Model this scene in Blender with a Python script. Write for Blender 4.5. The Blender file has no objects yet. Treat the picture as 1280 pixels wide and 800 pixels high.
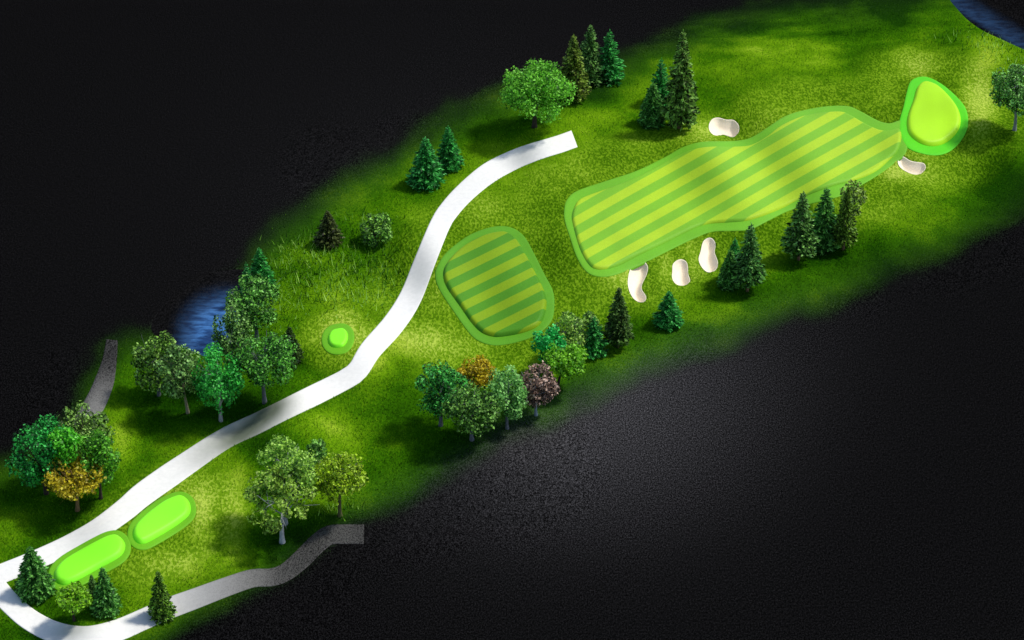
import bpy, math, random
import numpy as np
from mathutils import Vector, geometry

R = math.radians
rng = np.random.default_rng(7)
random.seed(7)

# ------------------------------------------------------------------ camera, world, sun
PITCH = R(35.0); HF = R(22.0); MPP = 0.16
TH = math.tan(HF / 2); DIST = 640 * MPP / TH
FWD = np.array([0, math.cos(PITCH), -math.sin(PITCH)])
UPV = np.array([0, math.sin(PITCH), math.cos(PITCH)])
CAM = -FWD * DIST
sc = bpy.context.scene
cd = bpy.data.cameras.new('camera'); co = bpy.data.objects.new('camera', cd)
sc.collection.objects.link(co); sc.camera = co
co.location = CAM; co.rotation_euler = (math.pi / 2 - PITCH, 0, 0)
cd.sensor_fit = 'HORIZONTAL'; cd.angle = HF; cd.clip_start = 1; cd.clip_end = 12000

SUN_EL = R(56); SXY = np.array([0.95, 0.30]); SXY /= np.linalg.norm(SXY)
w = bpy.data.worlds.new('World'); sc.world = w; w.use_nodes = True
nt = w.node_tree
sky = nt.nodes.new('ShaderNodeTexSky'); sky.sky_type = 'NISHITA'; sky.sun_disc = False
sky.sun_elevation = SUN_EL; sky.sun_rotation = math.atan2(SXY[0], SXY[1])
nt.links.new(sky.outputs[0], nt.nodes['Background'].inputs[0])
nt.nodes['Background'].inputs[1].default_value = 0.14
sl = bpy.data.lights.new('sun', 'SUN'); so = bpy.data.objects.new('sun', sl); sc.collection.objects.link(so)
sl.energy = 3.5; sl.angle = R(7); sl.color = (1.0, 0.96, 0.88)
sdir = Vector((SXY[0] * math.cos(SUN_EL), SXY[1] * math.cos(SUN_EL), math.sin(SUN_EL)))
so.rotation_euler = sdir.to_track_quat('Z', 'Y').to_euler(); so.location = (60, 60, 120)
sc.view_settings.view_transform = 'Standard'; sc.view_settings.look = 'None'
sc.view_settings.gamma = 1; sc.view_settings.use_curve_mapping = False
sc.view_settings.exposure = 0.0
sc.cycles.max_bounces = 5; sc.cycles.transparent_max_bounces = 4

# ------------------------------------------------------------------ map helpers (survey points of the plan -> metres)
def W0(px, py, z=0.0):
    px = np.asarray(px, float); py = np.asarray(py, float)
    dx = (px - 640) / 640 * TH; dy = (400 - py) / 640 * TH
    d = FWD[None, :] + dx.reshape(-1, 1) * np.array([1, 0, 0]) + dy.reshape(-1, 1) * UPV
    t = (np.asarray(z) - CAM[2]) / d[:, 2]
    p = CAM + t[:, None] * d
    return p[:, 0], p[:, 1]
def P0(x, y, z=0.0):
    dxv = x - CAM[0]; dyv = y - CAM[1]; dz = z - CAM[2]
    f = dyv * FWD[1] + dz * FWD[2]; u = dyv * UPV[1] + dz * UPV[2]
    return 640 + dxv / f / TH * 640, 400 - u / f / TH * 640

def lattice(x, y, seed=0):
    xi = np.floor(x).astype(np.int64); yi = np.floor(y).astype(np.int64)
    fx = x - xi; fy = y - yi; fx = fx * fx * (3 - 2 * fx); fy = fy * fy * (3 - 2 * fy)
    def h(a, b):
        n = (a * 374761393 + b * 668265263 + seed * 974634777) & 0xffffffff
        n = ((n ^ (n >> 13)) * 1274126177) & 0xffffffff
        return ((n ^ (n >> 16)) & 0xffff) / 65535.0
    return (h(xi, yi) * (1 - fx) * (1 - fy) + h(xi + 1, yi) * fx * (1 - fy) + h(xi, yi + 1) * (1 - fx) * fy + h(xi + 1, yi + 1) * fx * fy)
def fbm(x, y, seed=0, o=3):
    s = 0; a = 1; t = 0
    for k in range(o):
        s = s + a * lattice(x * 2 ** k + 17.3 * k, y * 2 ** k - 9.1 * k, seed + k); t += a; a *= .5
    return s / t
def sstep(a, b, v):
    t = np.clip((v - a) / (b - a), 0, 1); return t * t * (3 - 2 * t)

def sdf(px, py, poly):                    # + inside, - outside
    poly = np.asarray(poly, float); px = np.asarray(px, float); py = np.asarray(py, float)
    best = np.full(px.shape, 1e18); ins = np.zeros(px.shape, bool)
    a = poly; b = np.roll(poly, -1, 0)
    for (ax, ay), (bx, by) in zip(a, b):
        ex, ey = bx - ax, by - ay; L = ex * ex + ey * ey + 1e-12
        t = np.clip(((px - ax) * ex + (py - ay) * ey) / L, 0, 1)
        d = (px - ax - t * ex) ** 2 + (py - ay - t * ey) ** 2
        np.minimum(best, d, out=best)
        if ay != by:
            c = ((ay > py) != (by > py)) & (px < (bx - ax) * (py - ay) / (by - ay) + ax)
            ins ^= c
    return np.where(ins, 1, -1) * np.sqrt(best)

def spline(pts, step, closed=True):
    p = np.asarray(pts, float); n = len(p); out = []
    m = n if closed else n - 1
    for i in range(m):
        if closed: a, b, c, d = p[(i - 1) % n], p[i], p[(i + 1) % n], p[(i + 2) % n]
        else: a, b, c, d = p[max(i - 1, 0)], p[i], p[i + 1], p[min(i + 2, n - 1)]
        k = max(1, int(np.linalg.norm(c - b) / step))
        for j in range(k):
            t = j / k
            out.append(.5 * ((2 * b) + (-a + c) * t + (2 * a - 5 * b + 4 * c - d) * t * t + (-a + 3 * b - 3 * c + d) * t ** 3))
    if not closed: out.append(p[-1])
    return np.array(out)
def smooth_closed(p, it=2):
    for _ in range(it): p = p * .5 + (np.roll(p, 1, 0) + np.roll(p, -1, 0)) * .25
    return p
def offset_px(poly, d):
    p = np.asarray(poly, float); t = np.roll(p, -1, 0) - np.roll(p, 1, 0)
    nrm = np.stack([t[:, 1], -t[:, 0]], 1); nrm /= np.linalg.norm(nrm, axis=1)[:, None]
    area = np.sum(p[:, 0] * np.roll(p[:, 1], -1) - np.roll(p[:, 0], -1) * p[:, 1])
    return p + nrm * d * (1 if area > 0 else -1)

# ------------------------------------------------------------------ plan outlines
OUT = dict(
 green_in=[(1155.5,104.6),(1172,109),(1188,123.5),(1198,138),(1201,153),(1196,167),(1181.5,180),(1165,184),(1149,180),(1136,169),(1133,156),(1135,143),(1141,127),(1146,110.5)],
 green_out=[(1155.5,96),(1139,101),(1133,117),(1129.5,133),(1124,153),(1125,169),(1134,185),(1155.5,193),(1175,194),(1191,187),(1204,172),(1210,156),(1207.5,136.5),(1194.5,120),(1175,104)],
 small_in=[(624,292),(635.6,293.4),(646,301),(656,317),(667.5,338),(679,361),(683.4,378),(680,397.5),(672,409),(655,416.6),(633.5,421),(616.5,422),(601.6,416.6),(589,404),(574,382.6),(559,361),(554,346.5),(556,334),(567.6,319),(584.6,306),(604,296.6)],
 small_out=[(623,283),(640,285),(655,295.5),(667.5,317),(680,342),(691,363.5),(693,383),(689,402),(672,418),(646,428),(619,432),(599.5,427),(587,417),(568,391),(548.5,361),(544,344),(547,332),(559,315),(582.5,296.6),(604,287)],
 big_out=[(705,265),(708,251),(721,239),(759,226),(795,214),(830.5,197),(854,184),(878,177.6),(914,176.6),(932,174.5),(945,169),(962.5,157.5),(982.5,145),(1007,137.5),(1035,133),(1060,133),(1075,139),(1097.5,151),(1112.5,154.5),(1128,151),(1136,170),(1132,192),(1120,202.5),(1100,217.5),(1075,232.5),(1048,246),(1010,256),(985,264),(962.5,275),(937.5,287),(915,289),(890,290),(866,299),(833,315),(795,334),(766.5,344.5),(747.5,346),(733,340),(721,322),(712,296),(706,277)],
 big_in=[(718,259),(726,249.5),(759,237),(795,223),(833,203),(861,190),(885,185.4),(915,185),(937.5,183),(957.5,172.5),(975,159),(1000,147.5),(1025,142.5),(1050,141),(1062.5,145),(1080,155),(1100,164),(1112.5,164.5),(1124,162),(1127,172),(1122,190),(1112.5,200),(1095,215),(1070,226),(1040,234),(1007.5,246),(975,262.5),(937.5,276),(909,279),(885,281),(866,287.5),(833,304),(800,319.5),(771,334),(747.5,338),(735.6,331.4),(724,310),(715.4,279),(714.7,270)],
 tee1=[(67,720),(70,712),(80,702),(100,690),(120,679),(136,671.6),(148,671),(156.5,680),(155,691),(146,700),(120,714),(96,727),(80,732.5),(70,729)],
 tee2=[(166,672),(167.4,660.5),(180,647),(194,636),(207,627.5),(225,621.4),(236,627),(238,642),(225,655),(198,672),(180,681),(171,679.5)],
 tee3=[(410,422.5),(415,415),(429,412.5),(434.5,417.5),(434.5,426),(429,434),(417.5,435.5),(411,431)],
 b1=[(790,332),(796,327),(804,326.5),(810,333),(808,344),(803,354),(802,362),(808,371),(806,377),(798,377.6),(790,371),(785,358),(785.6,344)],
 b2=[(841,330),(849.6,324),(858,327),(860,334),(860,343),(863,351),(857,356.5),(846,356),(840,348),(840.5,338.5)],
 b3=[(878,304),(881.6,299),(889,297),(894.7,305),(893,315),(897.5,328),(895,337),(885,340.5),(877,334),(873,324),(875.7,315)],
 b4=[(886,156),(890,149),(898,147),(908,150),(917,150),(924,158),(922,168),(915,171.5),(904,168),(894,169.5),(887,164)],
 b5=[(1122,202),(1124,196),(1130,196),(1137.5,201),(1147.5,203),(1155,204),(1157.5,210),(1151,217),(1142,218),(1130,213),(1124,208)],
)
for k in OUT: OUT[k] = smooth_closed(spline(OUT[k], 1.0 if k == 'tee3' else 2.0), 2)
OUT['tee1_c'] = smooth_closed(offset_px(OUT['tee1'], 7.5), 3)
OUT['tee2_c'] = smooth_closed(offset_px(OUT['tee2'], 7), 3)
OUT['tee3_c'] = smooth_closed(offset_px(OUT['tee3'], 8), 3)
TURF = smooth_closed(spline([(-140,680),(-60,640),(0,606),(50,575),(105,540),(130,495),(147,450),(165,436),(200,432),(240,428),(296,385),(325,345),(345,308),(400,268),(470,222),(540,178),(610,142),(700,122),(790,88),(870,55),(960,30),(1060,17),(1140,12),(1200,0),(1300,10),(1420,60),(1420,200),(1300,225),(1200,278),(1130,316),(1060,346),(980,378),(880,415),(800,445),(720,488),(640,530),(560,574),(480,612),(425,636),(375,672),(330,706),(240,752),(190,782),(150,808),(60,850),(-140,950)], 8), 3)
POND1 = smooth_closed(spline([(186,412),(200,425),(222,433),(240,440),(256,447),(276,442),(292,428),(300,400),(312,370),(322,345),(300,335),(265,340),(225,365),(195,392)], 4), 2)
POND2 = smooth_closed(spline([(1184,-6),(1193,8),(1206,23),(1224,37),(1243,46),(1265,56),(1290,66),(1340,78),(1360,40),(1320,-20),(1250,-50),(1200,-40)], 4), 2)

def strip(center, wd):
    c = spline(center, 6, False); t = np.gradient(c, axis=0); t /= np.linalg.norm(t, axis=1)[:, None]
    n = np.stack([-t[:, 1], t[:, 0]], 1)
    wd = np.interp(np.linspace(0, 1, len(c)), np.linspace(0, 1, len(wd)), wd) / 2
    return np.concatenate([c + n * wd[:, None], (c - n * wd[:, None])[::-1]])
PATH1 = strip([(718,173.5),(700,180),(671,189),(642,200),(610,217),(581,241),(562,262),(550,281),(531,327),(513,372),(492,405),(463,438),(448,462),(434,473),(405,488),(352,514),(320,530),(280,549),(230,582),(180,617),(155,638),(120,663),(80,684),(40,702),(0,718),(-60,742)], [22,22,24,26,25,25,26,27,28,28,27,25,26,25,26,26,28,30,30,28,26,24,24,24,24,26])
PATH2 = strip([(-40,690),(-18,715),(2,742),(16,757),(36,774),(62,788),(90,796),(118,796),(150,787),(180,774),(210,761),(245,748),(285,733),(316,723),(338,722),(356,716),(376,700),(396,680),(412,669),(428,668),(455,668)], [26,26,26,27,27,27,28,28,27,26,26,26,25,24,23,22,22,24,24,24,24])
PATH3 = strip([(140,425),(137,450),(131,475),(122,498),(108,522),(90,545)], [14,18,24,26,27,27])

# ------------------------------------------------------------------ terrain
SP = []     # shade folds: (px,py, sigma along sun m, sigma across m, slope)
for a in [(345,514,5,6,.40),(322,528,5,6,.38),(528,335,4.5,9,.36),(655,196,4,6,.30),(108,668,5,6,.22),(85,790,4,7,.40),(250,745,6,8,.15),
          (878,232,5,10,.30),(860,205,4,8,.2),(982,208,4.5,20,.34),(930,210,5,18,-.18),(1050,185,6,16,-.16),(800,290,8,14,-.12),
          (620,350,5,14,.2),(588,395,5,10,-.10),(1115,185,4,6,.16),
          (690,320,5,10,.30),(300,575,7,8,.2),(470,445,5,7,-.22),(540,432,9,9,-.22),(1228,138,5,12,-.3),(1160,225,6,6,-.2),
          (300,650,6,14,-.25),(230,700,8,7,-.2),(410,560,8,8,-.2),(150,545,6,12,-.22),(560,590,9,9,.16),(640,175,6,6,.2),(1250,200,8,12,.28),
          (500,330,5,12,.25),(1190,80,8,8,.18),(240,505,8,8,.22),(1000,80,14,10,-.12),(760,150,12,10,-.12),(1080,290,12,10,.12),(480,200,8,8,-.1),
          (790,390,6,8,.16),(850,120,6,6,.12)]:
    x, y = W0([a[0]], [a[1]]); SP.append((x[0], y[0], a[2], a[3], a[4]))
DIPS = []
for px_, py_, sg, dp in [(800,337,2.4,.75),(794,350,2.4,.75),(800,368,2.4,.75),(850,335,2.6,.8),(852,348,2.4,.7),(884,308,2.4,.8),(886,328,2.6,.9),(896,158,2.4,.8),(914,160,2.4,.8),(1130,204,2.2,.7),(1146,210,2.4,.8)]:
    x, y = W0([px_], [py_]); DIPS.append((x[0], y[0], sg, dp))
def H(x, y):
    h = np.zeros(np.shape(x))
    for cx, cy, sg, dp in DIPS: h = h - dp * np.exp(-((x - cx) ** 2 + (y - cy) ** 2) / (2 * sg * sg))
    for cx, cy, su, sv, A in SP:
        u = (x - cx) * SXY[0] + (y - cy) * SXY[1]; v = -(x - cx) * SXY[1] + (y - cy) * SXY[0]
        h = h + A * u * np.exp(-u * u / (2 * su * su) - v * v / (2 * sv * sv))
    return h
def G(px, py):
    px = np.atleast_1d(np.asarray(px, float)); py = np.atleast_1d(np.asarray(py, float))
    z = np.zeros(px.shape)
    for _ in range(8):
        x, y = W0(px, py, z); z = .4 * z + .6 * H(x, y)
    x, y = W0(px, py, z)
    return x, y
def poly_w(p): return np.stack(G(p[:, 0], p[:, 1]), 1)
WP = {k: poly_w(v) for k, v in OUT.items()}
WP.update(path1=poly_w(PATH1), path2=poly_w(PATH2), path3=poly_w(PATH3), pond1=poly_w(POND1), pond2=poly_w(POND2))
RAISED = ['green_out', 'small_out', 'big_out', 'tee1_c', 'tee2_c', 'tee3_c', 'path1', 'path2', 'path3']
BUNK = ['b1', 'b2', 'b3', 'b4', 'b5']

def local_sdf(x, y, name, reach=6):
    p = WP[name]; out = np.full(x.shape, -99.0)
    m = (x > p[:, 0].min() - reach) & (x < p[:, 0].max() + reach) & (y > p[:, 1].min() - reach) & (y < p[:, 1].max() + reach)
    if m.any(): out[m] = sdf(x[m], y[m], p)
    return out
def bunker_z(d): return -1.25 * sstep(0.0, 1.5, d) - 0.45 * sstep(0, .35, d)

# fields over the plan
def gsp(px, py, L):
    s = np.zeros(px.shape)
    for cx, cy, rx, ry, a in L: s += a * np.exp(-((px - cx) / rx) ** 2 - ((py - cy) / ry) ** 2)
    return s
LIGHTS = [(1226,135,24,52,.85),(1160,80,34,16,.35),(1165,215,50,20,.28),(1150,75,40,18,.35),(1110,110,18,30,.15),(252,636,16,34,.6),(215,612,30,14,.25),(295,640,18,60,.45),(225,705,50,22,.3),  # light pools and glow rings painted into the turf colour
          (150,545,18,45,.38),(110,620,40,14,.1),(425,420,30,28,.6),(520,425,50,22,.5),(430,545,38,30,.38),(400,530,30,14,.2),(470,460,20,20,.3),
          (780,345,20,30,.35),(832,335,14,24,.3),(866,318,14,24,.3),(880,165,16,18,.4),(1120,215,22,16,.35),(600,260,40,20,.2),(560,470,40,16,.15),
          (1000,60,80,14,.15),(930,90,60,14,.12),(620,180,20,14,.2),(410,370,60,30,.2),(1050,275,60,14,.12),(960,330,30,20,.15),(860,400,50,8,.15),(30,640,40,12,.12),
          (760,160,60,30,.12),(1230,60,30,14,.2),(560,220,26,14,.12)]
DARKS = [(1130,15,90,26,-.25),(1190,60,40,18,-.2),(950,40,60,14,-.15),(1100,310,90,18,-.2),(1240,235,50,30,-.25),(860,410,80,14,-.15),(300,510,60,22,-.4),(210,500,50,28,-.4),(340,570,40,22,-.38),(360,660,60,24,-.38),(500,325,22,40,-.28),(690,330,20,50,-.3),(560,575,90,26,-.22),  # shade spots painted into the turf colour, many under trees
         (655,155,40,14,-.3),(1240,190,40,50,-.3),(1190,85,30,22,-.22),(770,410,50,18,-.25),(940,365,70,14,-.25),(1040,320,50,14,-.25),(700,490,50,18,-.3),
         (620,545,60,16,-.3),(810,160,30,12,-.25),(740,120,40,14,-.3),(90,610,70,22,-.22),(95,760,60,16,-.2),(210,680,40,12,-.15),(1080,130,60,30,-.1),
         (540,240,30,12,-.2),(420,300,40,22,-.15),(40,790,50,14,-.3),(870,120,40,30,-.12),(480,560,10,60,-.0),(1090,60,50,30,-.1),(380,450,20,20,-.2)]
def fields(x, y):
    px, py = P0(x, y, 0.0)
    near = (px > -300) & (px < 1600) & (py > -300) & (py < 1200)
    turf = np.zeros(x.shape); turf[near] = sdf(px[near], py[near], TURF)
    turf[~near] = -99
    n = fbm(x / 9, y / 14, 3) - .5
    turf = sstep(-50, 32, turf + n * 26)
    # the paths hold a crisp grass edge
    tone_light = .37 + gsp(px, py, LIGHTS) + gsp(px, py, DARKS) + (fbm(x / 7, y / 8, 11, 4) - .5) * .5 + (fbm(x / 28, y / 30, 5, 2) - .5) * .3  # random turf tone plus painted light and shade
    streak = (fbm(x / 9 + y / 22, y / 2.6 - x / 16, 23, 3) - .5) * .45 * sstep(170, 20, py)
    tone_light = np.clip(tone_light + streak - .3 * (1 - turf) ** 1.2, 0, 1)
    rg = np.full(x.shape, -999.0)
    for k in ('big_out', 'small_out', 'green_out', 'tee2_c', 'tee3_c'):
        q = WP[k]; reach = {'tee2_c': 9, 'tee3_c': 5}.get(k, 14)
        d = local_sdf(x, y, k, 16) + 1
        rg = np.maximum(rg, d / reach)
    rough = sstep(-1.15, -.55, rg + n * .35)
    pale = np.exp(-((px - 710) / 265) ** 2 - ((py - 490) / 190) ** 2) * .95 + .25 * np.exp(-((px - 640) / 500) ** 2 - ((py - 250) / 300) ** 2)  # soft central glow on the black ground, painted as lighter grit
    return px, py, turf, tone_light, rough, np.clip(pale, 0, 1)

# ------------------------------------------------------------------ node helpers
class NT:
    def __init__(s, name):
        s.m = bpy.data.materials.new(name); s.m.use_nodes = True; s.t = s.m.node_tree
        s.b = s.t.nodes['Principled BSDF']; s.o = s.t.nodes['Material Output']
    def n(s, typ, **kw):
        nd = s.t.nodes.new('ShaderNode' + typ)
        for k, v in kw.items(): setattr(nd, k, v)
        return nd
    def l(s, a, b): s.t.links.new(a, b)
    def val(s, inp, v):
        if hasattr(v, 'is_output') or hasattr(v, 'links'): s.l(v, inp)
        else: inp.default_value = v
    def math(s, op, a, b=0.0, c=None, clamp=False):
        nd = s.n('Math', operation=op); nd.use_clamp = clamp
        s.val(nd.inputs[0], a); s.val(nd.inputs[1], b)
        if c is not None: s.val(nd.inputs[2], c)
        return nd.outputs[0]
    def mix(s, f, a, b, typ='MIX'):
        nd = s.n('MixRGB', blend_type=typ); s.val(nd.inputs[0], f)
        for i, v in ((1, a), (2, b)):
            if isinstance(v, tuple): nd.inputs[i].default_value = (*v, 1)
            else: s.l(v, nd.inputs[i])
        return nd.outputs[0]
    def attr(s, name): return s.n('Attribute', attribute_name=name).outputs['Fac']
    def coord(s, sx=1, sy=1, sz=1, rot=0):
        tc = s.n('TexCoord'); mp = s.n('Mapping'); mp.inputs['Scale'].default_value = (sx, sy, sz)
        mp.inputs['Rotation'].default_value = (0, 0, rot)
        s.l(tc.outputs['Object'], mp.inputs[0]); return mp.outputs[0]
    def noise(s, vec, scale, detail=2, rough=.5):
        nd = s.n('TexNoise'); s.l(vec, nd.inputs['Vector']); nd.inputs['Scale'].default_value = scale
        nd.inputs['Detail'].default_value = detail; nd.inputs['Roughness'].default_value = rough
        return nd.outputs['Fac']
    def ramp(s, f, stops, interp='LINEAR'):
        nd = s.n('ValToRGB'); s.l(f, nd.inputs[0]); cr = nd.color_ramp; cr.interpolation = interp
        while len(cr.elements) < len(stops): cr.elements.new(.5)
        for e, (p, c) in zip(cr.elements, stops):
            e.position = p; e.color = (*c, 1) if isinstance(c, tuple) else (c, c, c, 1)
        return nd.outputs[0]
    def bump(s, h, strength=.5, dist=.1):
        nd = s.n('Bump'); nd.inputs['Strength'].default_value = strength; nd.inputs['Distance'].default_value = dist
        s.l(h, nd.inputs['Height']); s.l(nd.outputs[0], s.b.inputs['Normal']); return nd
    def fin(s, col, rough=.9, spec=.1):
        if isinstance(col, tuple): s.b.inputs['Base Color'].default_value = (*col, 1)
        else: s.l(col, s.b.inputs['Base Color'])
        s.val(s.b.inputs['Roughness'], rough); s.b.inputs['Specular IOR Level'].default_value = spec
        return s.m

TONE_LIGHT = [(0.0, (.008, .045, .0008)), (.3, (.035, .125, .0015)), (.6, (.13, .27, .004)), (1.0, (.40, .52, .04))]
def grit_col(t, pale):
    v = t.coord(1, .6, 1)
    g1 = t.noise(v, 3.7, 2, .7); g2 = t.noise(v, 7.0, 1, .6)
    g = t.math('MULTIPLY_ADD', g2, .5, t.math('MULTIPLY', g1, .5))
    g = t.math('POWER', t.math('MULTIPLY_ADD', t.math('SUBTRACT', g, .5), 4.4, .5, clamp=True), 2.0)
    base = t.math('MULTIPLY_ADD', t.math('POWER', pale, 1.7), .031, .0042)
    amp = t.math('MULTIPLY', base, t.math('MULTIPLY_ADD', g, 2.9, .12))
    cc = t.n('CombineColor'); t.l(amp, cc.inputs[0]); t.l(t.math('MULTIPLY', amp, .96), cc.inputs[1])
    t.l(t.math('MULTIPLY', amp, 1.0), cc.inputs[2])
    return cc.outputs[0], g

def mat_ground():
    t = NT('turf_and_grit')
    turf, tone_light, rough, pale = (t.attr(k) for k in ('turf', 'tone_light', 'rough', 'pale'))
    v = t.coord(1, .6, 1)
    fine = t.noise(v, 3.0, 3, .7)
    l2 = t.math('ADD', tone_light, t.math('MULTIPLY', t.math('SUBTRACT', fine, .5), .7), clamp=True)
    grass = t.ramp(l2, TONE_LIGHT)
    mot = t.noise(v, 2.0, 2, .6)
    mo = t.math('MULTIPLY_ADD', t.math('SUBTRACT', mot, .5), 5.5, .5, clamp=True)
    lm = t.math('ADD', t.math('MULTIPLY', tone_light, .75), t.math('MULTIPLY_ADD', mo, .32, -.05), clamp=True)
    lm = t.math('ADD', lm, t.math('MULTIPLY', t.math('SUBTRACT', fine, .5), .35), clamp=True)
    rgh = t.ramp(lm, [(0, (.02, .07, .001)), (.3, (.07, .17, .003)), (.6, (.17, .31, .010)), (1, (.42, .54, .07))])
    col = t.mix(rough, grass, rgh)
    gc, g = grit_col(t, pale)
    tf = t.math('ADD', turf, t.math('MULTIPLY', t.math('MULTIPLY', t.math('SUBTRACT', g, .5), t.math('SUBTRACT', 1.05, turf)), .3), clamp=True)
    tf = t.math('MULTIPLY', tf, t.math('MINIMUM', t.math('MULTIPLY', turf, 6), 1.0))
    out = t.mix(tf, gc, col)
    t.bump(t.math('ADD', fine, t.math('MULTIPLY', t.math('MULTIPLY', mo, rough), 1.0)), .7, .16)
    return t.fin(out, 1.0, .0)

def mat_mown(name, a, b=None, grain=.25, spec=.15, sheen=0):
    t = NT(name); v = t.coord(1, .6, 1)
    if b is not None:
        s = t.attr('stripe'); fr = t.math('FRACT', s); tri = t.math('ABSOLUTE', t.math('SUBTRACT', fr, .5))
        m = t.math('MULTIPLY_ADD', t.math('SUBTRACT', tri, .25), 26, .5, clamp=True)
        col = t.mix(m, a, b)
    else:
        col = t.mix(0.0, a, a)
    n1 = t.noise(v, 5, 2, .7); n2 = t.noise(v, .12, 2)
    br = t.math('MULTIPLY_ADD', t.math('SUBTRACT', n1, .5), grain * 2, 1.0)
    br = t.math('MULTIPLY', br, t.math('MULTIPLY_ADD', t.math('SUBTRACT', n2, .5), .35, 1.0))
    hs = t.n('HueSaturation'); t.l(col, hs.inputs['Color']); t.l(br, hs.inputs['Value'])
    t.bump(n1, .25, .06)
    return t.fin(hs.outputs[0], .55, spec)

def mat_path():
    t = NT('pale_concrete'); v = t.coord()
    n1 = t.noise(v, 1.2, 4, .6); n2 = t.noise(v, .13, 3)
    col = t.ramp(n1, [(.2, (.72, .71, .67)), (.8, (.85, .83, .785))])
    path_shade = t.math('MULTIPLY', t.attr('path_shade'), t.math('MULTIPLY_ADD', n2, .6, .7), clamp=True)  # shade bands across the path, painted into its colour
    col = t.mix(path_shade, col, (.13, .15, .11))
    gc, g = grit_col(t, t.attr('pale'))
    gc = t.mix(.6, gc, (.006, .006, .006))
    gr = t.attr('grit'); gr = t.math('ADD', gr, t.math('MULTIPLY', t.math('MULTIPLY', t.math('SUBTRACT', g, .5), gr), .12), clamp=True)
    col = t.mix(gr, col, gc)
    t.bump(n1, .15, .03)
    return t.fin(col, .9, .0)

def mat_sand():
    t = NT('bunker_sand'); v = t.coord(); n1 = t.noise(v, 3.2, 4, .7)
    wv = t.n('TexWave'); t.l(v, wv.inputs[0]); wv.inputs['Scale'].default_value = 1.1; wv.inputs['Distortion'].default_value = 3
    col = t.ramp(n1, [(.2, (.84, .73, .55)), (.8, (.94, .85, .69))])
    t.bump(t.math('ADD', n1, t.math('MULTIPLY', wv.outputs['Fac'], .4)), .35, .06)
    return t.fin(col, .95, .05)

def mat_water():
    t = NT('pond_water'); v = t.coord(.55, 1.5, 1)
    n1 = t.noise(v, .55, 3, .6)
    col = t.ramp(n1, [(.38, (.010, .05, .16)), (.62, (.05, .17, .42))])
    gc, g = grit_col(t, t.attr('pale')); gr = t.attr('grit')
    gr = t.math('ADD', gr, t.math('MULTIPLY', t.math('MULTIPLY', t.math('SUBTRACT', g, .5), .2), t.math('SUBTRACT', 1.0, gr)), clamp=True)
    col = t.mix(gr, col, gc)
    t.bump(n1, .5, .3)
    t.l(t.math('MULTIPLY_ADD', gr, .6, .3), t.b.inputs['Roughness'])
    m = t.fin(col, .5, .0); t.l(t.math('MULTIPLY_ADD', gr, .55, .35), t.b.inputs['Roughness'])
    t.l(t.math('MULTIPLY_ADD', gr, -.25, .25, clamp=True), t.b.inputs['Specular IOR Level'])
    return m

def mat_blade(name, stops, key='tone_light', gain=.55):
    t = NT(name); a = t.attr(key); r = t.attr('tone')
    f = t.math('ADD', a, t.math('MULTIPLY', t.math('SUBTRACT', r, .4), gain), clamp=True)
    col = t.ramp(f, stops)
    t.fin(col, .7, .1)
    tr = t.n('BsdfTranslucent'); t.l(col, tr.inputs[0]); mx = t.n('MixShader'); mx.inputs[0].default_value = .3
    t.l(t.b.outputs[0], mx.inputs[1]); t.l(tr.outputs[0], mx.inputs[2]); t.l(mx.outputs[0], t.o.inputs[0])
    return t.m
_leaf = {}
def mat_leaf(dark, light, gloss=.3):
    k = (dark, light)
    if k in _leaf: return _leaf[k]
    t = NT('leaf'); r = t.attr('tone')
    ex = 1.0 if max(light) > .57 else 1.9
    def adj(c, k):
        k = min(k, .95 / max(c)); g = c[1] > c[0] * 1.1
        return (c[0] * k * (.84 if g else 1), c[1] * k * (1.0 if g else 1), c[2] * k * (.33 if c[2] > .25 * c[1] and g else 1))
    dark = adj(dark, .9); light = adj(light, 3.2)
    m = max(light); pale = tuple(min(.95, c * .9 + m * .14) for c in light)
    col = t.mix(t.math('POWER', r, ex), dark, light)
    col = t.mix(t.math('MULTIPLY_ADD', r, 8.0, -7.0, clamp=True), col, pale)
    t.fin(col, .5, gloss)
    tr = t.n('BsdfTranslucent'); t.l(col, tr.inputs[0]); mx = t.n('MixShader'); mx.inputs[0].default_value = .42
    t.l(t.b.outputs[0], mx.inputs[1]); t.l(tr.outputs[0], mx.inputs[2]); t.l(mx.outputs[0], t.o.inputs[0])
    _leaf[k] = t.m; return t.m
_bark = {}
def mat_bark(c):
    if c in _bark: return _bark[c]
    t = NT('bark'); v = t.coord(1, 1, .25); n = t.noise(v, 5, 4, .7)
    col = t.ramp(n, [(.3, tuple(x * .45 for x in c)), (.7, c)]); t.bump(n, .6, .08)
    _bark[c] = t.fin(col, .9, .1); return _bark[c]

# ------------------------------------------------------------------ mesh helpers
C = sc.collection
def mesh_np(name, verts, faces, k, attrs=None, fattrs=None, smooth=False):
    me = bpy.data.meshes.new(name); verts = np.asarray(verts, np.float32); faces = np.asarray(faces, np.int32)
    me.vertices.add(len(verts)); me.vertices.foreach_set('co', verts.ravel())
    me.loops.add(faces.size); me.loops.foreach_set('vertex_index', faces.ravel())
    me.polygons.add(len(faces)); me.polygons.foreach_set('loop_start', np.arange(0, faces.size, k, dtype=np.int32))
    me.polygons.foreach_set('use_smooth', np.full(len(faces), smooth))
    me.update(calc_edges=True)
    for n, a in (attrs or {}).items():
        at = me.attributes.new(n, 'FLOAT', 'POINT'); at.data.foreach_set('value', np.asarray(a, np.float32))
    for n, a in (fattrs or {}).items():
        at = me.attributes.new(n, 'FLOAT', 'FACE'); at.data.foreach_set('value', np.asarray(a, np.float32))
    return me
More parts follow.
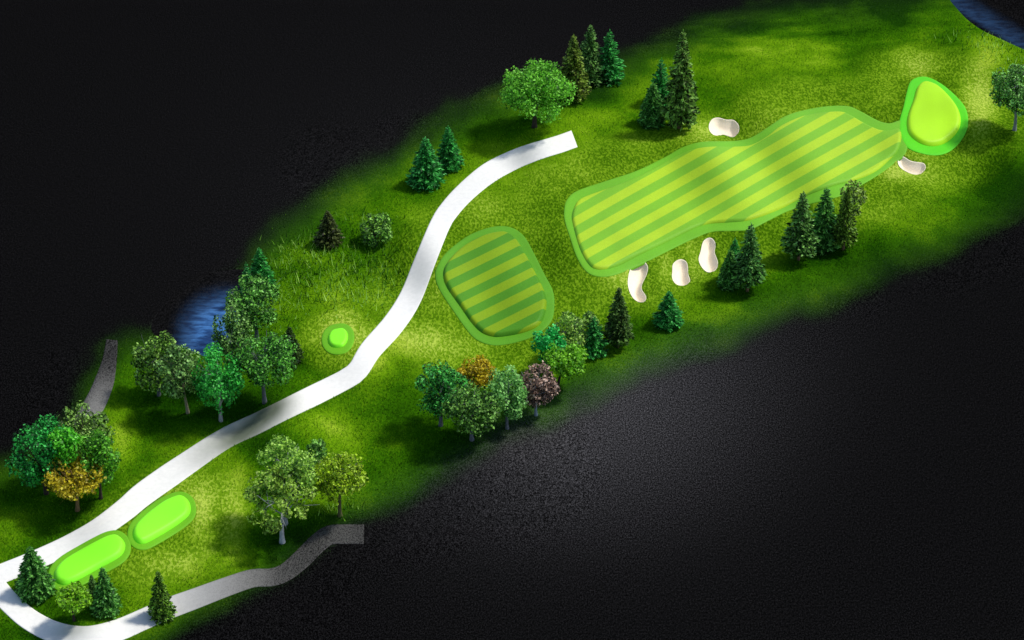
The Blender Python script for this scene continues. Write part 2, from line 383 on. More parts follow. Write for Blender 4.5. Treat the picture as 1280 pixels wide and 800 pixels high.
def link(name, me, mat=None, parent=None):
    o = bpy.data.objects.new(name, me); C.objects.link(o)
    if mat and not me.materials: me.materials.append(mat)
    if parent: o.parent = parent
    return o
def props(o, **kw):
    for k, v in kw.items():
        if v: o[k] = v
    return o

# ------------------------------------------------------------------ ground: one sheet to the horizon
def axis(lo, hi, st, far):
    c = np.arange(lo, hi + st / 2, st); e = []; s = st; p = hi
    while p < far: s *= 1.35; p += s; e.append(p)
    f = []; s = st; p = lo
    while p > -far: s *= 1.35; p -= s; f.append(p)
    return np.concatenate([f[::-1], c, e])
gx = axis(-128, 128, .42, 4500); gy = axis(-112, 168, .62, 4500)
X, Y = np.meshgrid(gx, gy); X = X.ravel(); Y = Y.ravel()
_, _, turf, tone_light, rough, pale = fields(X, Y)
Z = H(X, Y)
for k in RAISED: Z -= .35 * sstep(.35, .9, local_sdf(X, Y, k))
for k in BUNK:
    d = local_sdf(X, Y, k); Z += np.where(d > 0, bunker_z(d) - .5 * sstep(.05, .5, d), 0)
    Z += .12 * np.exp(-((d + .5) / .5) ** 2) * (d > -6)
for k in ('pond1', 'pond2'):
    d = local_sdf(X, Y, k); Z -= .7 * sstep(-.2, 2.0, d); turf = np.where(d > .8, turf * 0, turf)
nx, ny = len(gx), len(gy)
i = np.arange(nx * ny).reshape(ny, nx)
F = np.stack([i[:-1, :-1].ravel(), i[:-1, 1:].ravel(), i[1:, 1:].ravel(), i[1:, :-1].ravel()], 1)
me = mesh_np('ground', np.stack([X, Y, Z], 1), F, 4, dict(turf=turf, tone_light=tone_light, rough=rough, pale=pale), smooth=True)
props(link('ground', me, mat_ground()), kind='structure')

# ------------------------------------------------------------------ conforming patches
def patch(name, outline, zfun, mat, spacing=.8, rings=(.12, .25, .4, .55, .75, 1.0), extra=None, parent=None, skirt=.4):
    p = np.asarray(outline)
    seg = np.linalg.norm(np.roll(p, -1, 0) - p, axis=1); q = []
    for a, b, L in zip(p, np.roll(p, -1, 0), seg):
        n = max(1, int(L / .45))
        for j in range(n): q.append(a + (b - a) * j / n)
    q = np.array(q)
    t = np.roll(q, -1, 0) - np.roll(q, 1, 0); nr = np.stack([-t[:, 1], t[:, 0]], 1); nr /= np.linalg.norm(nr, axis=1)[:, None] + 1e-9
    area = np.sum(q[:, 0] * np.roll(q[:, 1], -1) - np.roll(q[:, 0], -1) * q[:, 1])
    if area < 0: nr = -nr
    pts = [q]
    for r in rings:
        c = q + nr * r; d = sdf(c[:, 0], c[:, 1], q); pts.append(c[d > r * .93])
    ax = np.arange(p[:, 0].min(), p[:, 0].max(), spacing); ay = np.arange(p[:, 1].min(), p[:, 1].max(), spacing)
    A, B = np.meshgrid(ax, ay); A = A.ravel() + rng.uniform(-.1, .1, A.size); B = B.ravel() + rng.uniform(-.1, .1, B.size)
    d = sdf(A, B, q); mx = (rings[-1] if rings else 0) + spacing * .5
    pts.append(np.stack([A, B], 1)[d > mx])
    P = np.concatenate(pts); n = len(q)
    vs, es, fs, *_ = geometry.delaunay_2d_cdt([Vector(v) for v in P], [(k, (k + 1) % n) for k in range(n)], [list(range(n))], 1, 1e-5)
    V = np.array([(v.x, v.y) for v in vs]); dd = np.maximum(sdf(V[:, 0], V[:, 1], q), 0)
    z = H(V[:, 0], V[:, 1]) + zfun(dd, V[:, 0], V[:, 1])
    faces = [list(f) for f in fs]
    verts = [(a, b, c) for (a, b), c in zip(V, z)]
    if skirt:
        cnt = {}
        for f in faces:
            for a, b in zip(f, f[1:] + f[:1]): cnt[(a, b)] = 1
        low = {}
        bd = [(a, b) for (a, b) in cnt if (b, a) not in cnt]
        for a, b in bd:
            for v in (a, b):
                if v not in low: low[v] = len(verts); verts.append((verts[v][0], verts[v][1], verts[v][2] - skirt))
        for a, b in bd: faces.append([b, a, low[a], low[b]])
    me = bpy.data.meshes.new(name); me.from_pydata(verts, [], faces)
    me.polygons.foreach_set('use_smooth', [True] * len(me.polygons)); me.update()
    VV = np.array(verts)
    if extra:
        for k, f in extra.items():
            at = me.attributes.new(k, 'FLOAT', 'POINT'); at.data.foreach_set('value', np.asarray(f(VV[:, 0], VV[:, 1]), np.float32))
    return link(name, me, mat, parent)

def stripe_fun(slope, period, phase):
    def s(x, y):
        px, py = P0(x, y, H(x, y) + .4); return (py + slope * px) / period + phase + .02 * np.sin(px / 37)
    return s
def plateau(h0, h, w=.75, crown=.0):
    def f(d, x, y): return h0 + h * (1 - (1 - np.clip(d / w, 0, 1)) ** 2.2) + crown * sstep(0, 9, d)
    return f
def flat(h0): return lambda d, x, y: h0 + 0.05 * sstep(0, .4, d) + 0 * x

# paths
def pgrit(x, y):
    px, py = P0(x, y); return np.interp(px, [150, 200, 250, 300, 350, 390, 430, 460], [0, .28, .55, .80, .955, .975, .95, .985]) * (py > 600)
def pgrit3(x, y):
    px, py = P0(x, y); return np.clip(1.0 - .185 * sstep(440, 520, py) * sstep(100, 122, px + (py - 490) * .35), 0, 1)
GLOWF = lambda x, y: fields(x, y)[5]
PATH_SHADE = [(345,516,26,20,.8),(318,530,30,20,.75),(285,549,34,22,.75),(250,570,24,20,.3),(528,333,24,40,.30),(655,196,22,20,.25),(90,790,26,12,.5),(110,665,30,18,.12),(570,262,18,14,-.0)]  # where shade is painted on the paths
pshade = lambda x, y: np.clip(gsp(*P0(x, y), PATH_SHADE), 0, 1)
zero = lambda x, y: np.zeros(x.shape)
mp = mat_path()
props(patch('path', WP['path1'], flat(.06), mp, .8, (.2, .45), dict(path_shade=pshade, grit=zero, pale=zero)), kind='structure')
props(patch('path', WP['path2'], flat(.075), mp, .8, (.2, .45), dict(path_shade=pshade, grit=pgrit, pale=GLOWF)), kind='structure')
props(patch('path', WP['path3'], flat(.06), mp, .8, (.2, .45), dict(path_shade=zero, grit=pgrit3, pale=GLOWF)), kind='structure')

# ponds
def w1grit(x, y):
    px, py = P0(x, y); return 1 - (1 - sstep(.35, 1.0, np.hypot(px - 285, py - 425) / 82)) ** 1.8
def w2grit(x, y):
    px, py = P0(x, y); d = (py - (9 + (px - 1191) * .62)); return np.clip(.82 + .18 * sstep(-6, -34, d) + .2 * sstep(-3, 4, d), 0, 1)
mw = mat_water()
# (water lies level, a little below the banks)
props(patch('water', WP['pond1'], lambda d, x, y: -.12 - H(x, y) + .02 * np.sin(x), mw, 1.2, (), dict(grit=w1grit, pale=GLOWF), skirt=0), kind='structure')
props(patch('water', WP['pond2'], lambda d, x, y: -.12 - H(x, y) + .02 * np.sin(x), mw, 1.2, (), dict(grit=w2grit, pale=GLOWF), skirt=0), kind='structure')

# fairways
m_big_c = mat_mown('fairway_fringe', (.15, .42, .02)); m_big = mat_mown('fairway_stripes', (.37, .56, .022), (.185, .44, .024))
m_sm_c = mat_mown('approach_fringe', (.10, .31, .014)); m_sm = mat_mown('approach_stripes', (.20, .33, .006), (.07, .24, .01))
props(patch('fairway_fringe', WP['big_out'], plateau(.06, .1, .6), m_big_c), kind='structure')
props(patch('fairway', WP['big_in'], plateau(.14, .55, .75), m_big, extra=dict(stripe=stripe_fun(.567, 24.5, .49))), kind='structure')
props(patch('fairway_fringe', WP['small_out'], plateau(.06, .1, .6), m_sm_c), kind='structure')
props(patch('fairway', WP['small_in'], plateau(.14, .85, .85), m_sm, extra=dict(stripe=stripe_fun(.5, 23.4, .65))), kind='structure')

def thing(name, loc, label, cat, group=None):
    o = bpy.data.objects.new(name, None); C.objects.link(o); o.location = loc; o.empty_display_size = .5
    return props(o, label=label, category=cat, group=group)
def adopt(o, root):
    """parent a mesh built in world coordinates, keeping it in place"""
    off = np.array(root.location); v = np.empty(len(o.data.vertices) * 3, np.float32); o.data.vertices.foreach_get('co', v)
    v = (v.reshape(-1, 3) - off).astype(np.float32); o.data.vertices.foreach_set('co', v.ravel()); o.data.update(); o.parent = root

def base_of(k):
    c = WP[k].mean(0); return (float(c[0]), float(c[1]), float(H(np.array(c[0]), np.array(c[1]))))
# putting green and tees
g = thing('putting_green', base_of('green_in'), 'raised yellow-green putting green inside a vivid green collar beyond the long fairway', 'putting green')
adopt(patch('collar', WP['green_out'], plateau(.08, .12, .6), mat_mown('green_collar', (.10, .60, .012), grain=.12)), g)
adopt(patch('surface', WP['green_in'], plateau(.18, .95, 1.05, .25), mat_mown('green_surface', (.40, .76, .004), grain=.1, spec=.3)), g)
mt = mat_mown('tee_surface', (.26, .95, .022), grain=.06, spec=.3); mtc = mat_mown('tee_collar', (.14, .42, .012), grain=.2)
for k, lab in (('tee1', 'longer lime green tee box beside the path corner, nearest the small conifers'),
               ('tee2', 'shorter rounded lime green tee box between the white path and the pale grass'),
               ('tee3', 'tiny square lime green tee box alone beside the bend of the white path')):
    g = thing('tee_box', base_of(k), lab, 'tee box', 'lime green tee boxes')
    adopt(patch('collar', WP[k + '_c'], plateau(.08, .1, .5), mtc), g)
    adopt(patch('surface', WP[k], plateau(.16, .9 if k != 'tee3' else .6, 1.0 if k != 'tee3' else .6, .1 if k != 'tee3' else 0), mt), g)
ms = mat_sand()
BL = dict(b1='long curved sand bunker under the near end of the long fairway, left of three',
          b2='short stubby sand bunker in the middle of the three below the long fairway',
          b3='waisted sand bunker nearest the pair of spruces below the long fairway',
          b4='bean shaped sand bunker above the long fairway near the tall conifers',
          b5='small curved sand bunker tucked below the putting green')
for k, lab in BL.items():
    o = patch('sand_bunker', WP[k], lambda d, x, y: .05 + bunker_z(d), ms, .5, (.12, .25, .45, .7, 1.0, 1.3, 1.7), skirt=.25)
    root = base_of(k); off = np.array(root)
    v = np.empty(len(o.data.vertices) * 3, np.float32); o.data.vertices.foreach_get('co', v)
    o.data.vertices.foreach_set('co', (v.reshape(-1, 3) - off).astype(np.float32).ravel()); o.data.update(); o.location = root
    props(o, label=lab, category='bunker', group='sand bunkers round the fairway')

# ------------------------------------------------------------------ grass blades (stuff)
def blades(name, N, mat, hfun, accept, wd=.07, seed=1, box=(-40, 1320, -40, 840)):
    r = np.random.default_rng(seed)
    px = r.uniform(box[0], box[1], N); py = r.uniform(box[2], box[3], N)
    x, y = W0(px, py); px, py, turf, tone_light, rough, pale = fields(x, y)
    keep = r.random(N) < accept(px, py, turf, tone_light, rough)
    x, y, px, py, turf, tone_light, rough = (a[keep] for a in (x, y, px, py, turf, tone_light, rough))
    ok = np.ones(len(x), bool)
    for k in RAISED + BUNK + ['pond1', 'pond2']:
        ok &= local_sdf(x, y, k) < -.12
    x, y, px, py, turf, tone_light, rough = (a[ok] for a in (x, y, px, py, turf, tone_light, rough)); n = len(x)
    z = H(x, y) - .03; h = hfun(px, py, rough, r.random(n)); th = r.uniform(0, 2 * np.pi, n)
    lean = r.uniform(.1, .75, n) * h; la = r.uniform(0, 2 * np.pi, n); ww = wd * r.uniform(.6, 1.4, n)
    b = np.stack([x, y, z], 1); s = np.stack([np.cos(th), np.sin(th), 0 * th], 1) * ww[:, None]
    tip = b + np.stack([np.cos(la) * lean, np.sin(la) * lean, h], 1)
    V = np.stack([b - s, b + s, tip], 1).reshape(-1, 3); Fc = np.arange(3 * n).reshape(-1, 3)
    me = mesh_np(name, V, Fc, 3, dict(tone_light=np.repeat(tone_light, 3)), dict(tone=r.random(n)))
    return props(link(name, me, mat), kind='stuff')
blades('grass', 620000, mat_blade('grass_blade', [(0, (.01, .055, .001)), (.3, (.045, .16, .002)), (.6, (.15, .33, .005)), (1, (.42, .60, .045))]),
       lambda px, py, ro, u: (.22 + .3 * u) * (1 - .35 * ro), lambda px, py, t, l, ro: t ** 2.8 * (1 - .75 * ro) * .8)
def longacc(px, py, t, l, ro):
    z = np.zeros(px.shape)
    for cx, cy, rx, ry, a in [(420,340,75,45,1.0),(330,400,40,40,.5),(460,290,40,24,.6),(370,330,40,40,.6),(430,640,24,12,.8),(340,575,30,10,.3),(1225,52,50,14,.7),(1262,75,30,10,.6),(480,345,30,30,.4)]:
        z += a * np.exp(-(((px - cx) / rx) ** 2 + ((py - cy) / ry) ** 2) ** 1.5)
    return np.clip(z, 0, 1) * np.clip(t * 1.3, 0, 1) * .55
blades('long_grass', 300000, mat_blade('long_blade', [(0, (.008, .045, .004)), (.4, (.035, .16, .006)), (.68, (.17, .42, .02)), (1, (.55, .85, .16))], gain=1.1),
       lambda px, py, ro, u: .7 + 1.7 * u * u, longacc, wd=.105, seed=4)

# ------------------------------------------------------------------ trees
def ray_info(px, py):
    x, y = G(px, py); x = float(x[0]); y = float(y[0]); z = float(H(np.array(x), np.array(y)))
    d = np.array([x, y, z]) - CAM; f = d @ FWD; s = f * TH / 640
    ang = math.asin(-d[2] / np.linalg.norm(d))
    return x, y, z, s, math.cos(ang), math.sin(ang)

def tube(V, Fc, pts, rad, sides=6):
    pts = np.asarray(pts, float); n = len(pts); b0 = len(V)
    for i_, (p, r) in enumerate(zip(pts, rad)):
        d = pts[min(i_ + 1, n - 1)] - pts[max(i_ - 1, 0)]; d /= np.linalg.norm(d) + 1e-9
        a = np.cross(d, (1, 0, .1)); a /= np.linalg.norm(a); c = np.cross(d, a)
        for k in range(sides):
            t = 2 * math.pi * k / sides; V.append(tuple(p + (a * math.cos(t) + c * math.sin(t)) * r))
    for i_ in range(n - 1):
        for k in range(sides):
            k2 = (k + 1) % sides
            Fc.append((b0 + i_ * sides + k, b0 + i_ * sides + k2, b0 + (i_ + 1) * sides + k2, b0 + (i_ + 1) * sides + k))
    V.append(tuple(pts[-1] + 0 * pts[-1])); tip = len(V) - 1
    for k in range(sides): Fc.append((b0 + (n - 1) * sides + k, b0 + (n - 1) * sides + (k + 1) % sides, tip, tip))
def trunk_mesh(name, r, zc, a, b, cx, rad, limbs=9, top=.6):
    V, Fc = [], []
    z1 = zc + b * top; n = 9; ph = r.uniform(0, 6.28)
    pts = [(cx * (t ** 1.5) + .12 * a * math.sin(3 * t + ph) * t, .1 * a * math.cos(2.5 * t + ph) * t, -.3 + (z1 + .3) * t) for t in np.linspace(0, 1, n)]
    rads = [rad * (1.35 if k == 0 else 1.0) * (1 - .85 * k / (n - 1)) for k in range(n)]
    tube(V, Fc, pts, rads, 8)
    zb = max(zc - b * .85, .25 * zc)
    for k in range(limbs):
        t0 = np.clip((zb + (z1 - zb) * r.uniform(0, .75) + .3) / (z1 + .3), .15, .9); i0 = t0 * (n - 1); j = int(i0); f = i0 - j
        p0 = np.array(pts[j]) * (1 - f) + np.array(pts[min(j + 1, n - 1)]) * f
        ang = 2.4 * k + r.uniform(-.4, .4); e = np.array([cx + math.cos(ang) * a * r.uniform(.5, .8), math.sin(ang) * a * r.uniform(.5, .8), zc + b * r.uniform(-.3, .6)])
        mid = (p0 + e) / 2 + np.array([0, 0, .12 * a * r.uniform(-.4, 1)])
        q = [p0, (p0 + mid) / 2 + r.normal(0, .03 * a, 3), mid, (mid + e) / 2 + r.normal(0, .04 * a, 3), e]
        r0 = rad * .5 * (1 - .6 * t0); tube(V, Fc, q, [r0, r0 * .8, r0 * .6, r0 * .4, r0 * .15], 5)
        for m in range(2):
            e2 = mid + (e - mid) * .4 + r.normal(0, .25 * a, 3); tube(V, Fc, [mid, (mid + e2) / 2 + r.normal(0, .03 * a, 3), e2], [r0 * .4, r0 * .28, r0 * .08], 4)
    return mesh_faces(name, V, Fc)
def mesh_faces(name, V, Fc):
    me = bpy.data.meshes.new(name)
    me.from_pydata(V, [], [f if f[2] != f[3] else f[:3] for f in Fc]); me.polygons.foreach_set('use_smooth', [True] * len(me.polygons)); me.update(); return me
def leaf_quads(P, Nn, size, r, aspect=1.5):
    n = len(P); t = np.cross(Nn, r.normal(size=(n, 3))); t /= np.linalg.norm(t, axis=1)[:, None] + 1e-9
    b = np.cross(Nn, t); b /= np.linalg.norm(b, axis=1)[:, None] + 1e-9
    t = t * (size * aspect / 2)[:, None]; b = b * (size / 2)[:, None]
    return np.stack([P - t, P + b, P + t, P - b], 1).reshape(-1, 3)
def crown_mesh(name, r, shape, a, b, cx, zc, nl, size, gap=.15):
    nb = {'open': 30, 'dome': 60}.get(shape, 36); cs = []; rs = []
    while len(cs) < nb:
        q = (len(cs) * .618034 + r.uniform(-.02, .02)) % 1; zz = 1 - 2 * ((len(cs) * 1.0 + r.uniform(0, 1)) % nb) / nb
        if r.random() < .3: zz = r.uniform(-1, 1)
        d = np.array([math.cos(6.2832 * q) * math.sqrt(max(0, 1 - zz * zz)), math.sin(6.2832 * q) * math.sqrt(max(0, 1 - zz * zz)), zz]); d += r.normal(0, .12, 3); d /= np.linalg.norm(d)
        k = r.uniform(.62, .8) if r.random() > .2 else r.uniform(0, .5)
        p = d * k
        if shape == 'dome' and p[2] < -.42:
            d[2] = -r.uniform(.2, .55); p = d * k * r.uniform(.8, 1.12)
        if shape == 'vase':
            lim = .35 + .65 * min(1, (p[2] + .9) / .9)
            if math.hypot(p[0], p[1]) > lim * .8: p[:2] *= lim * .8 / math.hypot(p[0], p[1])
        if shape == 'cone':
            lim = 1.0 - .75 * max(0, p[2])
            if math.hypot(p[0], p[1]) > lim * .75: continue
        cs.append(p); rs.append(r.uniform(.2, .34) if shape != 'open' else r.uniform(.15, .27))
    cs = np.array(cs); rs = np.array(rs)
    k = r.choice(nb, nl, p=rs ** 2 / np.sum(rs ** 2)); d = r.normal(size=(nl, 3)); d /= np.linalg.norm(d, axis=1)[:, None]
    P = cs[k] + d * (rs[k] * r.uniform(.55, 1.08, nl))[:, None]
    # gather leaves into small sprays, leave gaps
    h = lattice(P[:, 0] * 7 + 50 + P[:, 2] * 5, P[:, 1] * 7 + 50 - P[:, 2] * 4, 3); keep = h > gap + .15
    P = P[keep]; d = d[keep]
    P = P * np.array([a, a, b]) * 1.08; n = len(P)
    Nn = d * .7 + r.normal(size=(n, 3)) * .6 + np.array([0, 0, .35]); Nn /= np.linalg.norm(Nn, axis=1)[:, None]
    P += np.array([cx, 0, zc]); s = size * r.uniform(.6, 1.35, n)
    V = leaf_quads(P, Nn, s, r)
    return mesh_np(name, V, np.arange(4 * n).reshape(-1, 4), 4, None, dict(tone=r.random(n)))

def broadleaf(name, box, base, shape, cols, bark, label, cat='tree', nl=4200, size=.42, trad=None, gap=.15, group='broadleaf trees in clumps on the course', seed=[100]):
    seed[0] += 1; r = np.random.default_rng(seed[0])
    x0, x1, y0, y1 = box; bx, by = base
    x, y, z, s, c, sn = ray_info(bx, by)
    a = (x1 - x0) / 2 * s; hh = (y1 - y0) / 2 * s
    b2 = hh * hh - (a * sn * .9) ** 2; b = math.sqrt(max(b2, 0)) / c; b = max(b, .55 * a)
    vis = math.sqrt((b * c) ** 2 + (a * sn * .9) ** 2); ytop = y0
    zc = ((by - ytop) * s - vis) / c
    zc = max(zc, b * .75)
    cx = ((x0 + x1) / 2 - bx) * s
    root = thing(name, (x, y, z), label, cat, group)
    link('trunk' if cat == 'tree' else 'stem', trunk_mesh('trunk', r, zc, a, b, cx, trad or max(.16, .055 * a + .1), 10), mat_bark(bark), root)
    dens = (a * (a + b)) / 55.0; n = int(np.clip(nl * dens ** .75, 1200, 9000))
    link('crown' if cat == 'tree' else 'foliage', crown_mesh('crown', r, shape, a, b, cx, zc, int(n * 1.3), size * .92, gap), mat_leaf(*cols), root)

def conifer_mesh(seed, levels=24, nbr=11, rp=1.0, droop=.28, jag=.22, steps=9, card=1.0):
    r = np.random.default_rng(seed); P = []; D = []; S = []
    HT = 10.0; RR = 3.0
    for i_ in range(levels):
        t = (i_ + r.uniform(-.2, .2)) / levels; t = np.clip(t, 0, .985); z = HT * t
        rad = RR * (1 - t) ** rp * (1 - .25 * math.exp(-t * 14))
        nb = max(4, int(nbr * (1 - .55 * t)))
        for k in range(nb):
            ang = 2 * math.pi * (k + r.uniform(-.35, .35)) / nb + i_ * .9; L = rad * r.uniform(1 - jag, 1 + jag * .5) + .12
            da = np.array([math.cos(ang), math.sin(ang), 0]); sd = np.array([-da[1], da[0], 0])
            for m in range(steps):
                u = (m + 1) / steps; p = da * L * u + np.array([0, 0, z - droop * L * u * u + .12 * L * u ** 3])
                wv = .34 * L * (1 - u * .75)
                for q in range(3):
                    off = (q - 1) * wv * r.uniform(.3, 1); P.append(p + sd * off + r.normal(0, .04, 3) - np.array([0, 0, abs(off) * .2]))
                    dd = da * 1.0 + sd * (q - 1) * .8 + np.array([0, 0, r.uniform(-.35, .3)]) + r.normal(0, .22, 3)
                    D.append(dd / np.linalg.norm(dd)); S.append(card * (.22 + .16 * L) * r.uniform(.7, 1.3))
    for k in range(14):
        P.append(np.array([0, 0, HT * (.94 + .06 * k / 14)])); D.append(np.array([r.normal(0, .3), r.normal(0, .3), 1.0])); S.append(.3)
    P = np.array(P); D = np.array(D); S = np.array(S); n = len(P)
    b = np.cross(D, r.normal(size=(n, 3))); b /= np.linalg.norm(b, axis=1)[:, None]
    b = b * .6 + np.cross(D, np.array([0, 0, 1.0])) * .6; b /= np.linalg.norm(b, axis=1)[:, None]
    V = np.stack([P - D * (S * .55)[:, None], P + b * (S * .27)[:, None], P + D * (S * .7)[:, None], P - b * (S * .27)[:, None]], 1).reshape(-1, 3)
    return mesh_np('conifer_crown', V, np.arange(4 * n).reshape(-1, 4), 4, None, dict(tone=r.random(n)))
CON = {'full': conifer_mesh(1, 22, 12, .85, .25, .22), 'tall': conifer_mesh(2, 30, 10, .8, .35, .2), 'loose': conifer_mesh(3, 15, 10, .9, .15, .38, 10, 1.05),
       'dense': conifer_mesh(5, 26, 13, .75, .3, .14)}
_V, _F = [], []
tube(_V, _F, [(0, 0, -.4), (.02, 0, 2), (0, .02, 5), (0, 0, 9.8)], [.26, .2, .13, .02], 8)
CT = mesh_faces('conifer_trunk', _V, _F)
protoc = {}
def conifer(kind, cx, wpx, y0, y1, by, cols, bark, label, rot=None, name='spruce_tree'):
    apx = wpx / 2
    if by is None:
        x, y, z, s, c, sn = ray_info(cx, y1 - 5); byy = y1 - apx * sn * .75
    else: byy = by
    x, y, z, s, c, sn = ray_info(cx, byy)
    h = (byy - y0) * s / c; a = apx * s * 1.1
    z0 = (byy + apx * sn * .7 - y1) * s / c; z0 = max(z0, .04 * h)
    root = thing(name, (x, y, z), label, 'conifer', 'conifers standing round the course')
    tr = bpy.data.objects.new('trunk', CT); C.objects.link(tr); tr.parent = root
    if not CT.materials: CT.materials.append(None)
    tr.material_slots[0].link = 'OBJECT'; tr.material_slots[0].material = mat_bark(bark); tr.scale = (h / 10 * .8, h / 10 * .8, h / 10)
    me = CON[kind]; cr = bpy.data.objects.new('crown', me); C.objects.link(cr); cr.parent = root
    if not me.materials: me.materials.append(None)
    cr.material_slots[0].link = 'OBJECT'; cr.material_slots[0].material = mat_leaf(*cols)
    cr.location = (0, 0, z0); cr.scale = (a / 3, a / 3, (h - z0) / 10); cr.rotation_euler = (0, 0, rot if rot is not None else random.uniform(0, 6.28))

BLUE = ((.008, .07, .03), (.09, .42, .17)); TEAL = ((.008, .08, .012), (.08, .42, .07)); DKG = ((.006, .022, .004), (.12, .19, .035))
OLI = ((.02, .03, .004), (.22, .27, .035)); PALEC = ((.012, .045, .008), (.30, .50, .11)); BRN = ((.012, .016, .004), (.09, .10, .02)); SILV = ((.012, .08, .03), (.22, .50, .24))
TB = (.22, .13, .07); TW = (.45, .45, .43); TD = (.06, .045, .035); TG = (.16, .17, .19)

conifer('tall', 716, 40, 45, 122, 124, OLI, TB, 'olive brown conifer touching the big round tree at the top edge')
conifer('tall', 737, 38, 32, 108, None, PALEC, TB, 'tallest light green spruce in the middle of the top three')
conifer('loose', 761, 40, 38, 106, None, TEAL, TB, 'blue-green spruce at the right of the top three with spreading lower branches')
conifer('dense', 815, 34, 104, 161, None, SILV, TB, 'small silvery green spruce at the foot of the taller pair above the fairway')
conifer('loose', 825, 34, 73, 135, None, TEAL, TB, 'bright teal spruce half hidden behind the tall dark conifer')
conifer('tall', 849, 44, 41, 154, 160, ((.008, .02, .004), (.20, .30, .055)), TB, 'very tall dark conifer with a pale green top near the bean shaped bunker')
conifer('full', 533, 44, 172, 239, None, TEAL, TB, 'larger green spruce of the pair on the dark upper edge')
conifer('full', 561, 34, 158, 216, None, TEAL, TB, 'smaller green spruce behind its partner by the curving path')
conifer('full', 411, 34, 263, 312, None, BRN, TD, 'dark brownish stunted conifer beside the long grass')
conifer('full', 327, 34, 310, 366, None, TEAL, TB, 'bright green spruce tip at the top of the tree clump by the pond')
conifer('loose', 311, 26, 328, 385, None, ((.008, .08, .02), (.10, .45, .09)), TB, 'small green spruce behind the clump just left of the clump top')
conifer('full', 364, 30, 408, 458, None, ((.005, .018, .004), (.05, .09, .03)), TD, 'dark shadowy conifer at the right of the clump by the pond')
conifer('dense', 45, 46, 684, 752, None, SILV, TB, 'plump blue-green spruce in the corner of the forked path')
conifer('tall', 117, 16, 718, 748, None, PALEC, TB, 'tiny slim spruce behind the wider one below the long tee box')
conifer('full', 134, 36, 709, 774, None, SILV, TB, 'wide blue-green spruce on the edge of the lower path beneath the long tee box')
conifer('tall', 203, 32, 714, 779, None, ((.008, .03, .006), (.26, .42, .12)), TB, 'narrow spruce with pale tips standing on the lower path')
conifer('tall', 717, 22, 404, 448, None, ((.008, .05, .01), (.10, .40, .08)), TD, 'slim green conifer between pale bushes behind the lime tree')
conifer('loose', 742, 36, 396, 450, None, TEAL, TB, 'dark teal spruce at the right end of the mixed clump')
conifer('tall', 772, 36, 360, 429, 434, DKG, TB, 'dark conifer standing alone between the mixed clump and the bunkers')
conifer('full', 835, 36, 364, 412, None, TEAL, TB, 'small teal spruce alone below the stubby bunker')
conifer('full', 916, 30, 298, 356, None, TEAL, TB, 'half hidden teal spruce behind the pair below the waisted bunker')
conifer('dense', 911, 29, 312, 363, None, SILV, TB, 'small silvery spruce at the left of the pair below the waisted bunker')
conifer('full', 934, 40, 280, 357, 364, ((.006, .04, .012), (.15, .30, .06)), TB, 'taller dark green conifer right of the waisted bunker')
conifer('full', 998, 42, 240, 318, 325, ((.006, .035, .012), (.17, .30, .06)), TB, 'dark conifer at the left of three by the edge of the fairway')
conifer('full', 1028, 46, 235, 318, None, SILV, TB, 'bushy blue-green spruce in the middle of three by the edge of the fairway')
conifer('tall', 1054, 30, 233, 304, 312, ((.008, .03, .01), (.25, .36, .11)), TB, 'slim bare footed conifer at the right of three in front of a grey bush')

def bl(*a, **k): broadleaf(*a, **k)
bl('round_tree', (625, 716, 78, 152), (668, 159), 'dome', ((.012, .08, .003), (.26, .62, .04)), TD, 'big round bright green tree above the end of the white path', nl=7000, gap=.03)
bl('bush', (449, 491, 266, 308), (470, 302), 'round', ((.02, .07, .015), (.20, .35, .12)), TD, 'faint grey-green round bush on the rough slope', cat='bush', group='low bushes', gap=.2)
bl('maple_tree', (284, 356, 342, 410), (321, 424), 'round', ((.008, .05, .015), (.22, .48, .18)), TG, 'upper grey-green tree of the clump by the pond')
bl('elm_tree', (269, 321, 384, 462), (290, 474), 'round', ((.01, .05, .008), (.30, .48, .10)), TG, 'yellowish green leafy tree at the pond side of the tall clump')
bl('maple_tree', (296, 374, 410, 482), (331, 503), 'round', ((.006, .045, .01), (.16, .42, .12)), TG, 'dark green tree with a forked trunk just above the shaded path')
bl('poplar_tree', (246, 307, 430, 518), (276, 526), 'vase', ((.004, .09, .02), (.10, .60, .22)), TW, 'emerald green tree with a short pale trunk in front of the pond')
bl('ash_tree', (200, 256, 432, 497), (235, 516), 'round', ((.02, .06, .008), (.26, .40, .10)), (.35, .3, .2), 'dull olive green tree with a thin tan trunk left of the emerald tree')
bl('ash_tree', (168, 228, 416, 486), (199, 494), 'round', ((.008, .045, .012), (.26, .40, .16)), TG, 'grey-green tree at the far left of the pond bank')

bl('maple_tree', (18, 98, 524, 606), (58, 617), 'round', ((.003, .06, .022), (.035, .34, .14)), TD, 'large dark teal tree at the left end of the lower left clump')
bl('elm_tree', (70, 142, 505, 566), (106, 578), 'round', ((.006, .03, .012), (.22, .33, .16)), TD, 'dark grey-green tree behind the lower left clump over the faded path')
bl('maple_tree', (68, 110, 533, 580), (88, 624), 'round', ((.01, .16, .004), (.26, .90, .04)), TD, 'small vivid green tree in the middle of the lower left clump')
bl('round_tree', (98, 154, 541, 607), (126, 623), 'round', ((.015, .09, .004), (.22, .55, .03)), TD, 'grass green tree at the right end of the lower left clump')
bl('golden_tree', (59, 134, 569, 622), (97, 638), 'dome', ((.10, .075, .002), (.66, .54, .02)), (.26, .16, .07), 'golden yellow tree in front of the lower left clump', nl=5200)
bl('round_tree', (71, 118, 731, 766), (93, 776), 'dome', ((.02, .08, .003), (.36, .62, .02)), TD, 'tiny lime topped tree between two spruces below the long tee box', nl=5000)

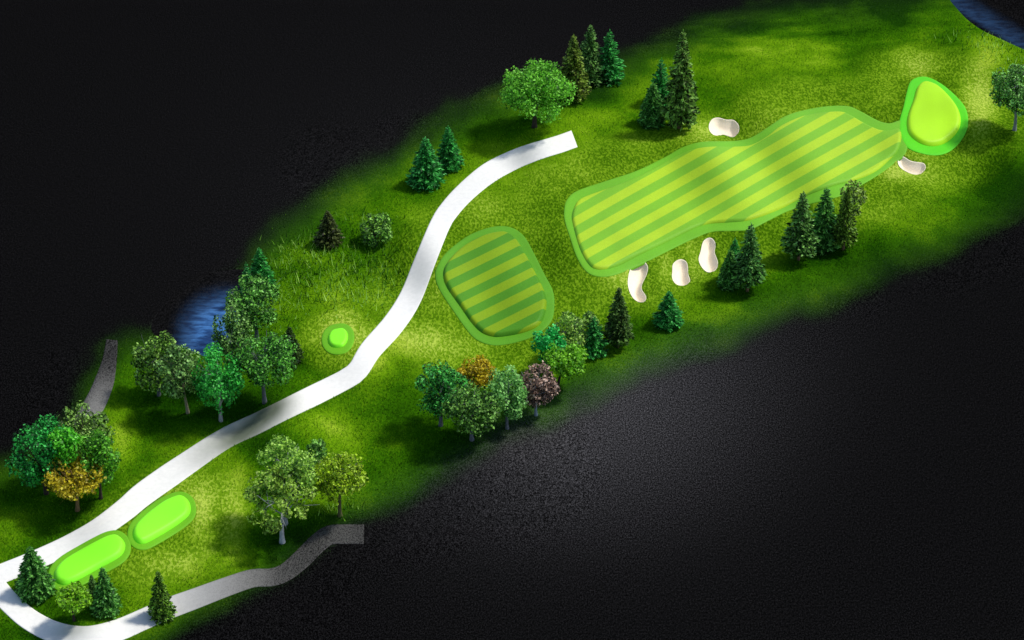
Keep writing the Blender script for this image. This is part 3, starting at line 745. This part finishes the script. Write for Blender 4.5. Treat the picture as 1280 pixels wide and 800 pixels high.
bl('willow_tree', (322, 400, 550, 626), (357, 655), 'round', ((.05, .14, .03), (.50, .70, .24)), TW, 'pale green billowing tree behind the white trunked tree')
bl('bush', (385, 412, 549, 585), (399, 588), 'round', ((.04, .12, .05), (.26, .46, .22)), TG, 'pale misty bush behind the olive tree', cat='bush', group='low bushes')
bl('birch_tree', (308, 402, 584, 664), (353, 678), 'open', ((.015, .035, .015), (.50, .66, .08)), (.6, .6, .6), 'sparse birch with yellow-green leaves and a white trunk above the faded path', gap=.28, nl=3600)
bl('olive_tree', (386, 460, 568, 627), (425, 645), 'dome', ((.02, .06, .002), (.48, .60, .02)), (.16, .15, .06), 'olive yellow spreading tree right of the white birch', nl=5000)

bl('maple_tree', (519, 587, 456, 520), (551, 532), 'round', ((.004, .05, .015), (.08, .36, .16)), TG, 'dark teal tree at the left end of the mixed clump')
bl('golden_tree', (570, 619, 446, 486), (597, 498), 'dome', ((.14, .10, .002), (.78, .62, .02)), TD, 'mustard yellow tree behind the mixed clump', nl=5600)
bl('elm_tree', (554, 628, 476, 542), (590, 550), 'round', ((.008, .05, .015), (.24, .42, .20)), TG, 'dark speckled green tree at the front of the mixed clump')
bl('willow_tree', (606, 660, 461, 524), (634, 536), 'round', ((.02, .11, .012), (.32, .58, .14)), TG, 'pale yellow-green tree between the mustard and the purple tree')
bl('plum_tree', (646, 697, 453, 508), (670, 519), 'vase', ((.014, .010, .008), (.30, .20, .15)), (.30, .36, .42), 'purple leaved tree with a slim grey-blue trunk')
bl('bush', (688, 735, 391, 438), (713, 446), 'round', ((.04, .11, .025), (.46, .62, .28)), TG, 'pale sage bush behind the lime green tree', cat='bush', group='low bushes')
bl('bush', (722, 752, 391, 424), (737, 430), 'round', ((.05, .12, .03), (.32, .48, .2)), TG, 'second pale sage bush close to the lone dark conifer', cat='bush', group='low bushes')
bl('maple_tree', (665, 708, 407, 458), (685, 468), 'round', ((.003, .11, .02), (.05, .68, .12)), TD, 'vivid emerald tree touching the corner of the small striped green')
bl('round_tree', (676, 734, 429, 474), (696, 489), 'dome', ((.02, .12, .002), (.40, .80, .03)), TD, 'lime green tree with a dark leaning trunk beside the purple tree', nl=5200)
bl('bush', (1046, 1080, 226, 270), (1063, 276), 'round', ((.05, .09, .03), (.40, .48, .28)), TG, 'thin grey-green bush behind the slim conifer by the fairway', cat='bush', gap=.3, group='low bushes')
bl('ash_tree', (1232, 1296, 82, 144), (1268, 163), 'round', ((.004, .035, .012), (.26, .52, .28)), (.32, .33, .33), 'blue-green tree with a bare grey trunk cut by the right edge below the corner pond', nl=5200)
